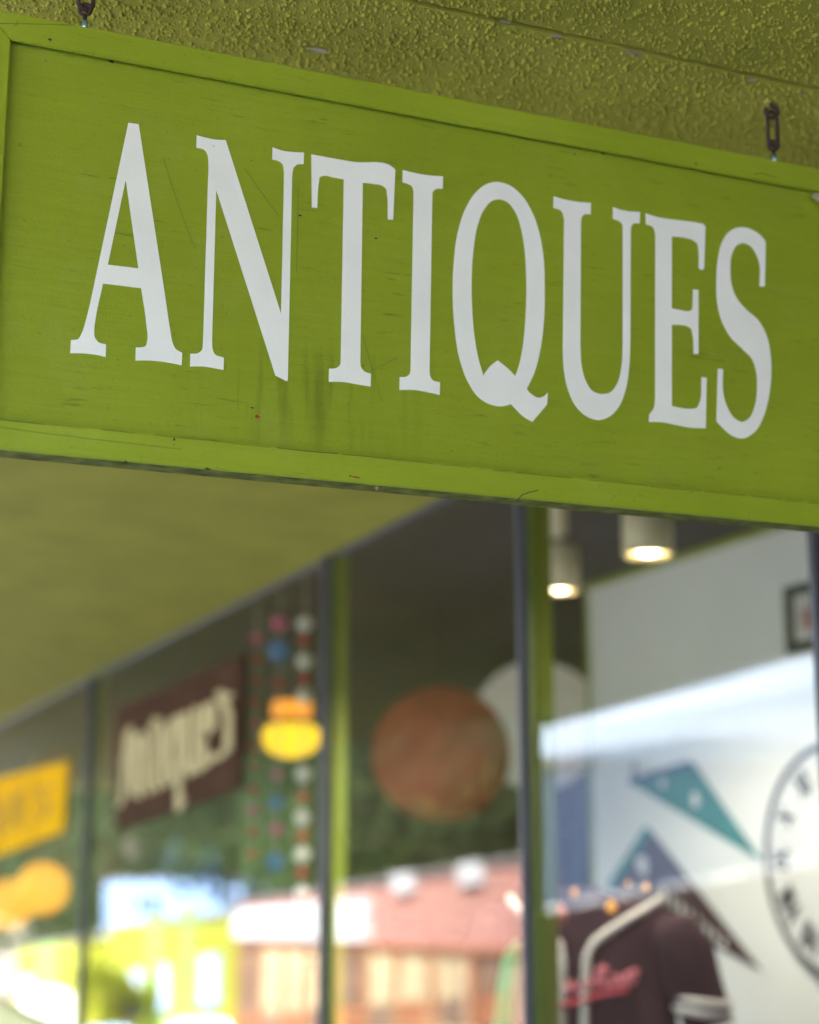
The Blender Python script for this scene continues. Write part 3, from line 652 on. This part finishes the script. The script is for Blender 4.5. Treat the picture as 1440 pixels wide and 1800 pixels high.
def board(corner_px, X, mt, name, label, cat):
    """flat board parallel to the window, from its four corners in the photo"""
    q = [PX(x, y, X) for x, y in corner_px]; c = sum(q, Vector()) / 4
    t = thing(name, label, cat, (c.x, c.y, min(v.z for v in q))); b = MB(); b.prism(q, (.010, 0, 0)); b.build('board', mt, t); return t, q
mat('board_brown', (.072, .037, .022), .95, .25, 3, spec=.05); mat('cream_paint', (.56, .47, .26), .95, .1, spec=.05); mat('board_yellow', (.74, .40, .006), .95, .15, 2, spec=.05); mat('ochre', (.33, .19, .01), .7)
t, q = board([(203, 1248), (424, 1150), (424, 1384), (203, 1462)], D - .016, 'board_brown', 'script_sign_board', 'brown board with cream script lettering Antiques fixed on the window glass', 'sign')
def bil(q):
    def f(u, v, n_): a = q[0].lerp(q[1], u); c = q[3].lerp(q[2], u); r_ = c.lerp(a, v); return Vector((r_.x - .004 - n_, r_.y, r_.z))
    return f
SCRIPT = {'A': [[(0, 0), (.1, .05), (.3, .95), (.42, 1), (.5, .1), (.62, .02)], [(.12, .42), (.48, .45)]], 'n': [[(.05, .6), (.08, 0)], [(.08, .4), (.25, .6), (.34, .5), (.36, .08), (.46, 0)]],
 't': [[(.15, .95), (.12, .1), (.25, 0)], [(0, .62), (.3, .66)]], 'i': [[(.08, .58), (.1, .06), (.2, 0)], [(.09, .78), (.1, .82)]], 'q': [[(.36, .55), (.15, .6), (.03, .3), (.15, .02), (.34, .15)], [(.37, .6), (.36, -.4), (.48, -.3)]],
 'u': [[(.04, .6), (.06, .1), (.18, 0), (.33, .15)], [(.34, .6), (.35, .05), (.45, 0)]], 'e': [[(.04, .3), (.34, .36), (.28, .58), (.14, .58), (.04, .3), (.12, .02), (.36, .08)]], 's': [[(.32, .9), (.15, .95), (.06, .65), (.3, .4), (.28, .08), (.02, .04)]]}
fr_ = bil(q); widths = {'A': .62, 'n': .46, 't': .3, 'i': .2, 'q': .48, 'u': .46, 'e': .4, 's': .36}; x = 0; tot = sum(widths[c] + .03 for c in 'Antiques')
for c in 'Antiques':
    b = MB()
    for pl in SCRIPT[c]:
        b.stroke([(.06 + .9 * (x + px) / tot, .20 + .58 * py + .05 * (x + px) / tot) for px, py in [(ax, ay * (1.38 if 0 < ay < .7 else (1 if ay <= 0 or c in 'At' else .88))) for ax, ay in pl]], .044, .012, fr_)
    # brush lines are drawn in board fractions; thicken upright
    b.build('lettering', 'cream_paint', t); x += widths[c] + .03
t, q = board([(-110, 1395), (119, 1337), (110, 1462), (-110, 1545)], D - .016, 'board_yellow', 'yellow_sign_board', 'yellow board with ochre capitals on the far left window', 'sign')
fr_ = bil(q)
CAP = {'A': [[(0, 0), (.5, 1), (1, 0)], [(.2, .4), (.8, .4)]], 'N': [[(0, 0), (0, 1), (1, 0), (1, 1)]], 'T': [[(0, 1), (1, 1)], [(.5, 1), (.5, 0)]], 'I': [[(.5, 0), (.5, 1)]], 'Q': [[(.5, 0), (.1, .2), (.1, .8), (.5, 1), (.9, .8), (.9, .2), (.5, 0)], [(.6, .25), (1, -.1)]],
       'U': [[(0, 1), (.05, .15), (.5, 0), (.95, .15), (1, 1)]], 'E': [[(1, 1), (0, 1), (0, 0), (1, 0)], [(0, .5), (.8, .5)]], 'S': [[(1, .85), (.5, 1), (.05, .8), (.9, .3), (.5, 0), (0, .15)]]}
for i, c in enumerate('ANTIQUES'):
    b = MB()
    for pl in CAP[c]: b.stroke([(.07 + .112 * i + .078 * px, .3 + .42 * py) for px, py in pl], .016, .008, fr_)
    b.build('lettering', 'ochre', t)

def globe(px, py, r, X, mt, nm, lb, cat, grp=None, sq=(1, 1, 1)):
    p = PX(px, py, X); rr = r * pxm(p); t = thing(nm, lb, cat, p - Vector((0, 0, rr)), grp)
    b = MB(); b.sphere(p, rr, 20, 14, sq); b.build('globe', mt, t, True)
    b = MB(); b.lathe([(rr * .22, rr * sq[2] * .95), (rr * .22, rr * sq[2] * 1.08), (1e-4, rr * sq[2] * 1.1)], p, 14); b.build('collar', 'brass_paint', t)
    b = MB(); b.tube([p + Vector((0, 0, rr * sq[2])), (p.x, p.y, ZC)], .003, 5); b.build('cord', 'wire', t)
mat('globe_pink', (.70, .42, .36), .4, .1); mat('globe_blue', (.06, .13, .26), .3, .1); mat('globe_tan', (.35, .24, .12), .4); mat('paper_yellow', (.80, .44, .02), .8, .12, 8, trans=.4, emit=(1, .5, .02), estr=.16)
mat('paper_orange', (.55, .17, .02), .8, .12, 8, trans=.4); mat('jade', (.12, .19, .06), .9, .3, 3); mat('rust_cloth', (.22, .075, .03), .9, .35, 3); mat('blue_cloth', (.05, .10, .20), .9, .3, 3)
globe(244, 1488, 28, 3.0, 'globe_pink', 'glass_globe', 'pale pink glass globe hanging under the brown sign board', 'ornament', 'glass globes in the window')
globe(275, 1478, 18, 3.2, 'globe_tan', 'glass_globe', 'tan glass globe just right of the pink globe', 'ornament', 'glass globes in the window')
globe(198, 1458, 14, 2.9, 'globe_tan', 'glass_globe', 'small tan glass globe beside the far window post', 'ornament', 'glass globes in the window')
globe(318, 1500, 26, 3.1, 'globe_blue', 'glass_globe', 'dark blue glass globe hanging right of the pink one', 'ornament', 'glass globes in the window', (1, 1, 1.4))
mat('coral', (.72, .25, .16), .8, .2, 20)
globe(980, 1608, 17, 2.6, 'coral', 'coral_ornament', 'small coral round ornament beside the green post near the jersey', 'ornament')
for px, py, r, mt, lb in [(74, 1562, 46, 'paper_yellow', 'yellow paper lantern under the yellow board, nearest the window post'), (14, 1590, 44, 'paper_yellow', 'yellow paper lantern at the far left photo edge'), (128, 1522, 18, 'paper_orange', 'small orange paper lantern tucked beside the far window post'), (118, 1440, 26, 'paper_orange', 'orange paper lantern at the corner of the yellow board')]:
    lantern(px, py, r, 2.85, mt, lb, 'small paper lanterns in the far window')
def cloth(x0, x1, ytop, ybot, X, mt, lb):
    a, c = PX(x0, ytop, X), PX(x1, ytop, X); zb = PX(x0, ybot, X).z; zt = a.z; b = MB(); n_ = 24; V = []
    for i in range(n_ + 1):
        u = i / n_; y = a.y + (c.y - a.y) * u; dx = .05 * math.sin(u * 23) ; V += [(X + dx, y, zt), (X + dx * 1.6, y, zb), (X + dx * 1.6 + .006, y, zb), (X + dx + .006, y, zt)]
    fs = [];
    for i in range(n_):
        for j in range(4): fs.append((4 * i + j, 4 * i + (j + 1) % 4, 4 * i + 4 + (j + 1) % 4, 4 * i + 4 + j))
    b.add(V, fs + [(0, 1, 2, 3), (4 * n_, 4 * n_ + 1, 4 * n_ + 2, 4 * n_ + 3)]); tag(b.build('hanging_cloth', mt, smooth=True, loc=(X, (a.y + c.y) / 2, zb)), lb, 'textile', 'textiles hung deeper in the shop')
cloth(425, 560, 1330, 1560, 3.4, 'jade', 'moss green cloth hanging behind the pompom garlands')
cloth(185, 235, 1290, 1560, 3.3, 'rust_cloth', 'rust brown cloth hanging beside the far window post')
cloth(275, 400, 1490, 1620, 3.5, 'blue_cloth', 'dark blue cloth hanging under the brown board')
cloth(60, 140, 1330, 1600, 3.6, 'rust_cloth', 'rust brown cloth hanging behind the orange lanterns')
# wooden shelf unit deep in the shop
a = PX(606, 1482, 6.2); c = PX(915, 1482, 6.2)
t = thing('wooden_shelf', 'brown wooden shelf unit below the red lantern', 'shelf', (6.2, (a.y + c.y) / 2, .1))
mat('wood', (.20, .095, .035), .5, .3, 5)
for z in (a.z, a.z - .45, a.z - .9, .15):
    b = MB(); b.box((6.2, c.y, z - .05), (6.7, a.y, z)); b.build('shelf_board', 'wood', t)
for y in (c.y - .05, a.y):
    b = MB(); b.box((6.2, y, .1), (6.7, y + .05, a.z + .05)); b.build('side_board', 'wood', t)
b = MB(); b.box((6.71, c.y, .1), (6.74, a.y, a.z + .1)); b.build('back_board', 'wood_dark', t)
# green curved board leaning in the window
mat('green_gloss', (.03, .42, .17), .35, .1)
q = [PX(x, y, D + .12) for x, y in [(905, 1652), (884, 1680), (874, 1730), (866, 1800), (862, 1900), (900, 1900), (898, 1800), (903, 1730)]]
b = MB(); b.prism(q, (.04, 0, 0)); tag(b.build('curved_board', 'green_gloss', loc=(D + .12, q[0].y, .1)), 'glossy green curved board leaning beside the window post', 'board')

# ------------------------------------------------------------------ across the street (seen in the window glass)
def facade_pts(pl, X): return [PR(x, y, X) for x, y in pl]
mat('brick_pink', (.46, .22, .17), .9, .12, 1.2, .4, 20); mat('sign_white', (.58, .58, .57), .6, .03); mat('shop_cream', (.52, .40, .22), .7, .3, .5); mat('post_orange', (.32, .12, .045), .7, .2)
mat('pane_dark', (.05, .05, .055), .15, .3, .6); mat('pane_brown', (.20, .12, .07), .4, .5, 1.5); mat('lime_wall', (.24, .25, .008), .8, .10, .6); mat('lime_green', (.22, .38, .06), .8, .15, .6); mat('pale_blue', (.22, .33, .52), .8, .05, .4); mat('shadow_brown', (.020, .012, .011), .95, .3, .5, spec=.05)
mat('roof_grey', (.22, .2, .19), .9); mat('pane_slate', (.06, .09, .15), .3, .2, 1); mat('slate_blue', (.06, .09, .15), .8, .12, .4)
def building(nm, lb, X, xl, xr, tl, tr_, depth, wall, extra):
    """a shop across the street; xl / xr photo columns of its ends, tl / tr_ photo rows of its parapet ends"""
    a, c = PR(xl, tl, X), PR(xr, tr_, X); t = thing(nm, lb, 'building', (X, (a.y + c.y) / 2, gz((a.y + c.y) / 2)))
    ga, gc = gz(a.y) - .3, gz(c.y) - .3
    b = MB(); b.hexa([(X, c.y, gc), (X - depth, c.y, gc), (X - depth, a.y, ga), (X, a.y, ga), (X, c.y, c.z), (X - depth, c.y, c.z), (X - depth, a.y, a.z), (X, a.y, a.z)]); b.build('wall', wall, t)
    b = MB(); b.hexa([(X + .12, c.y - .1, c.z), (X - depth, c.y - .1, c.z), (X - depth, a.y + .1, a.z), (X + .12, a.y + .1, a.z), (X + .12, c.y - .1, c.z + .14), (X - depth, c.y - .1, c.z + .14), (X - depth, a.y + .1, a.z + .14), (X + .12, a.y + .1, a.z + .14)]); b.build('coping', 'roof_grey', t)
    def quad(fu0, fu1, h0, h1, out_, mt, name, parent=t):         # fractions along the front, heights above ground
        P = []
        for (fu, h) in ((fu0, h0), (fu1, h0), (fu1, h1), (fu0, h1)):
            y = a.y + (c.y - a.y) * fu; g_ = ga + .3 + (gc - ga) * fu; h = h if not isinstance(h, tuple) else h[0] + (h[1] - h[0]) * fu; P.append((X + .002, y, g_ + h))
        b = MB(); b.prism(P, (out_, 0, 0)); return b.build(name, mt, parent)
    extra(quad, a.z - ga - .3); return t
def ex_pink(quad, H):
    top = (H, H - 1.25); ln = (H - 1.5, H - 3.4); up = lambda d: (ln[0] + d, ln[1] + d)
    quad(.0, .57, up(.25), (H - .25, H - 1.5), .25, 'sign_white', 'sign_panel')
    quad(0, 1, ln, up(.2), .15, 'post_orange', 'lintel')
    for i in range(9):
        f0 = .02 + i * .108; w = quad(f0, f0 + .084, .55, up(-.05), .03, 'shop_cream' if i % 4 else 'pane_brown', 'shop_window')
        quad(f0 - .012, f0 - .002, 0, up(-.01), .12, 'post_orange', 'post'); quad(f0 + .005, f0 + .08, .7, 1.5, .05, 'pane_brown' if i % 2 else 'post_orange', 'display', w)
    for f0 in (.66, .85): quad(f0, f0 + .055, (H - .2, H - 1.45), (H + .35, H - .85), .2, 'sign_white', 'vent_box')
building('brick_shop', 'single storey pink brick shop with white sign panel, mirrored in the glass', -14.6, 422, 922, 1592, 1512, 9, 'brick_pink', ex_pink)
def ex_lime(quad, H):
    for f0, f1 in ((.36, .52), (.62, .74)): quad(f0, f1, 0, H, .05, 'lime_green', 'green_bay')
    for f0, f1 in ((.22, .34), (.48, .56), (.78, .9)): w = quad(f0, f1, H * .30, H * .62, .08, 'pale_blue', 'window'); quad(f0 + .03, f1 - .03, H * .36, H * .56, .1, 'sign_white', 'pane', w)
    quad(0, 1, 0, H * .16, .12, 'pane_dark', 'plinth')
building('lime_shop', 'lime yellow shop with white windows, mirrored beside the pink brick shop', -14.6, 192, 418, 1632, 1606, 8, 'lime_wall', ex_lime)
def ex_lime2(quad, H):
    quad(.4, .62, 0, H, .05, 'lime_green', 'green_bay'); quad(.1, .3, H * .3, H * .7, .05, 'sign_white', 'window')
building('lime_shed', 'small lime yellow shed mirrored at the far left of the glass', -14.6, 30, 150, 1668, 1650, 6, 'lime_wall', ex_lime2)
def ex_blue(quad, H):
    for f0 in (.3, .42): quad(f0, f0 + .05, H - 2.6, H - 1.2, .05, 'shadow_brown', 'window')
building('pale_blue_house', 'pale blue rendered house rising behind the lime shop', -30, 184, 424, 1548, 1545, 10, 'pale_blue', ex_blue)
def ex_slate(quad, H):
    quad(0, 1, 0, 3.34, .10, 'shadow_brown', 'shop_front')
    for i in range(7): w = quad(.03 + i * .14, .11 + i * .14, 3.5, H - .7, .05, 'pane_slate', 'window'); quad(.02 + i * .14, .12 + i * .14, 3.38, 3.5, .12, 'sign_white', 'sill', w)
building('slate_blue_shop', 'two storey slate blue shop with brown ground floor opposite the right window', -14.6, 940, 1560, 1350, 1265, 10, 'slate_blue', ex_slate)

# white market tent in the street
mat('tent_cloth', (.70, .82, .96), .8, .02, 3, .2, 12, trans=.35); mat('tent_pole', (.55, .55, .56), .35, metal=.8)
TX0, TX1 = -4.0, -9.5; e = PR(932, 1288, TX0); TY1 = e.y; TY0 = TY1 - 7.5; TZ = e.z; VB = PR(936, 1336, TX0).z
tent = thing('market_tent', 'white pyramid roofed market tent standing in the street', 'tent', ((TX0 + TX1) / 2, (TY0 + TY1) / 2, gz(TY0)))
pk = Vector(((TX0 + TX1) / 2, (TY0 + TY1) / 2, TZ + 1.0)); cor = [Vector((TX0, TY0, TZ)), Vector((TX1, TY0, TZ)), Vector((TX1, TY1, TZ)), Vector((TX0, TY1, TZ))]
b = MB(); V = []; Nn = 6
for i in range(4):
    a, c = cor[i], cor[(i + 1) % 4]
    for s_ in range(Nn):
        f0, f1 = s_ / Nn, (s_ + 1) / Nn; sag = lambda f: Vector((0, 0, -.03 * math.sin(math.pi * f)))
        b.add([a.lerp(pk, f0) + sag(f0), c.lerp(pk, f0) + sag(f0), c.lerp(pk, f1) + sag(f1), a.lerp(pk, f1) + sag(f1)], [(0, 1, 2, 3)])
b.build('roof', 'tent_cloth', tent, True)
for i in range(4):
    a, c = cor[i], cor[(i + 1) % 4]; b = MB(); n_ = 30; V = []
    for j in range(n_ + 1):
        p = a.lerp(c, j / n_); d = .03 * math.sin(j * 1.9); o_ = Vector((d, 0, 0)) if i % 2 == 0 else Vector((0, d, 0))
        V += [p, Vector((p.x, p.y, VB + (.05 if j % 2 else 0))) + o_ * 0.6]
    b.add(V, [(2 * j, 2 * j + 1, 2 * j + 3, 2 * j + 2) for j in range(n_)]); b.build('valance', 'tent_cloth', tent)
    b = MB(); b.tube([(a.x, a.y, gz(a.y) - .13), (a.x, a.y, TZ)], .035, 8); b.build('pole', 'tent_pole', tent)

# parked vehicles
mat('car_white', (.80, .80, .80), .25, .02, spec=.6); mat('car_glass', (.03, .035, .04), .05, .1, spec=.8); mat('tyre', (.02, .02, .02), .8); mat('car_blue', (.30, .42, .55), .3, .03); mat('chrome', (.7, .7, .7), .15, metal=1.0)
def vehicle(prof, glass, wd, wheels, mt, nm, lb, loc, cat, lamps):
    x, y = loc; g_ = gz(y) - .13; t = thing(nm, lb, cat, (x, y, g_), 'vehicles parked opposite')
    b = MB(); V = []; n_ = len(prof)
    for s_ in (-1, -.86, .86, 1):
        for (u, z) in prof:
            k = 1.0 if abs(s_) < 1 else 1; inset = 0 if abs(s_) < .9 else (.06 if z > 1.0 else .02); V.append((x + s_ * (wd / 2 - (.12 if (z > 1.0 and abs(s_) == 1) else 0)), y + u, g_ + z - inset))
    fs = [[r_ * n_ + i, r_ * n_ + (i + 1) % n_, (r_ + 1) * n_ + (i + 1) % n_, (r_ + 1) * n_ + i] for r_ in range(3) for i in range(n_)]
    b.add(V, fs + [list(range(n_)), list(reversed(range(3 * n_, 4 * n_)))]); b.build('body', mt, t)
    for sd in (-1, 1):
        for poly in glass:
            b = MB(); b.prism([(x + sd * (wd / 2 - .11), y + u, g_ + z - .06) for u, z in poly], (sd * .014, 0, 0)); b.build('side_window', 'car_glass', t)
        for u, r_ in wheels:
            b = MB(); b.lathe([(1e-4, -.1), (r_ * .95, -.1), (r_, -.07), (r_, .07), (r_ * .95, .1), (1e-4, .1)], (x + sd * (wd / 2 - .10), y + u, g_ + r_), 20, 'X'); w = b.build('wheel', 'tyre', t)
            b = MB(); b.lathe([(1e-4, .02 * sd), (r_ * .6, .02 * sd), (r_ * .62, 0)], (x + sd * (wd / 2 + .005), y + u, g_ + r_), 16, 'X'); b.build('rim', 'chrome', w)
        for u, z in lamps:
            b = MB(); b.sphere((x + sd * (wd / 2 - .3), y + u, g_ + z), .11, 10, 6, (1.5, .5, 1)); b.build('lamp', 'chrome', t, True)
    return t
CAR = [(-2.2, .35), (2.2, .35), (2.25, .65), (2.1, .85), (1.2, .98), (.55, 1.42), (-.9, 1.47), (-1.7, 1.05), (-2.2, .98)]
CGL = [[(1.05, 1.02), (.52, 1.40), (-.1, 1.43), (-.1, 1.02)], [(-.16, 1.02), (-.16, 1.43), (-.85, 1.43), (-1.5, 1.06)]]
VAN = [(-3.2, .5), (3.1, .5), (3.15, .9), (3.0, 1.35), (2.4, 1.55), (1.9, 2.35), (1.35, 2.45), (1.35, 3.55), (-3.15, 3.6), (-3.2, 1.0)]
VGL = [[(2.25, 1.5), (1.82, 2.25), (1.45, 2.3), (1.45, 1.5)]]
def street_y(px, X): return PR(px, 1760, X).y
vehicle(VAN, VGL, 1.95, [(2.1, .42), (-1.9, .42)], 'car_white', 'white_truck', 'white box truck mirrored at the lower left corner', (-10.8, street_y(75, -10.8)), 'truck', [(3.1, .95), (-3.2, .9)])
vehicle(CAR, CGL, 1.8, [(1.4, .33), (-1.35, .33)], 'car_white', 'white_car', 'white saloon car mirrored below the lime shop', (-10.8, street_y(350, -10.8)), 'car', [(2.2, .72), (-2.2, .85)])
vehicle(CAR, CGL, 1.8, [(1.4, .33), (-1.35, .33)], 'car_blue', 'blue_car', 'grey blue saloon car mirrored between the truck and the white car', (-10.8, street_y(190, -10.8)), 'car', [(2.2, .72), (-2.2, .85)])

# trees and wooded hill behind the shops
mat('bark', (.09, .06, .04), .9, .3, 5); mat('leaf', (.035, .050, .017), .9, .35, .7, trans=.1, spec=.05); mat('leaf_lime', (.13, .15, .010), .8, .3, 1.2, trans=.35, spec=.1)
def tree(y, x, h, seed, lb, leaf='leaf', grp='dark trees behind the shops opposite'):
    rnd = random.Random(seed); z0 = gz(y) - .16; t = thing('street_tree', lb, 'tree', (x, y, z0), grp)
    b = MB(); b.tube([(x, y, z0), (x + .1, y, z0 + h * .25), (x - .1, y + .1, z0 + h * .5), (x, y, z0 + h * .8)], [.3, .24, .17, .06], 8)
    for i in range(6):
        a = rnd.uniform(0, 6.28); zz = z0 + h * rnd.uniform(.3, .55); b.tube([(x, y, zz), (x + math.cos(a) * h * .13, y + math.sin(a) * h * .13, zz + h * .12), (x + math.cos(a) * h * .26, y + math.sin(a) * h * .26, zz + h * .2)], [.12, .08, .03], 6)
    b.build('trunk', 'bark', t, True)
    V = []; Fc = []; lob = [(rnd.gauss(0, .17) * h, rnd.gauss(0, .17) * h, h * rnd.uniform(.38, .86), h * rnd.uniform(.11, .19)) for _ in range(16)]
    for _ in range(2200):
        lx, ly, lz, lr = rnd.choice(lob); d = Vector((rnd.gauss(0, 1), rnd.gauss(0, 1), rnd.gauss(0, .8))).normalized() * lr * rnd.uniform(.6, 1.05)
        p = Vector((x + lx, y + ly, z0 + lz)) + d; u = Vector((rnd.gauss(0, 1), rnd.gauss(0, 1), rnd.gauss(0, 1))).normalized(); w = u.orthogonal().normalized(); s_ = rnd.uniform(.16, .34) * h / 10
        k = len(V); V += [p - u * s_, p + w * s_ * .6, p + u * s_, p - w * s_ * .6]; Fc.append((k, k + 1, k + 2, k + 3))
    b = MB(); b.add(V, Fc); b.build('crown', leaf, t)
for i, (px, x, h, lb) in enumerate([(620, -28, 13, 'dark tree mirrored above the middle of the brick shop'), (760, -27, 14, 'dark tree mirrored behind the red lantern'), (890, -28, 13, 'dark tree mirrored next to the tall window post'), (500, -30, 15, 'dark tree mirrored behind the pompom garlands'), (1030, -30, 13, 'dark tree mirrored above the slate blue shop'), (90, -24, 12, 'dark tree mirrored beside the yellow board')]):
    tree(PR(px, 1500, x).y, x, h, 40 + i, lb)
for i, (px, h, lb) in enumerate([(225, 4.6, 'small yellow green street tree mirrored before the lime shop')]):
    tree(PR(px, 1700, -13.2).y, -13.2, h, 60 + i, lb, 'leaf_lime', 'yellow green street trees')
mat('wooded', (.016, .022, .010), 1.0, .5, .12, 1.0, 2, spec=0.0)
b = MB(); nx, ny = 14, 60; V = []
for i in range(nx + 1):
    for j in range(ny + 1):
        x = -60 - i * 14; y = -150 + j * 20; h = (30 + max(0, y) * .22) * math.sin(min(1, i / 7) * math.pi / 2) * (1 + .18 * math.sin(y * .03) + .12 * math.sin(y * .11 + i)) + random.uniform(-1.6, 1.6) * (i > 0)
        V.append((x, y, gz(y) - .3 + h))
b.add(V, [(i * (ny + 1) + j, i * (ny + 1) + j + 1, (i + 1) * (ny + 1) + j + 1, (i + 1) * (ny + 1) + j) for i in range(nx) for j in range(ny)])
struct(b.build('wooded_hill', 'wooded', smooth=True))
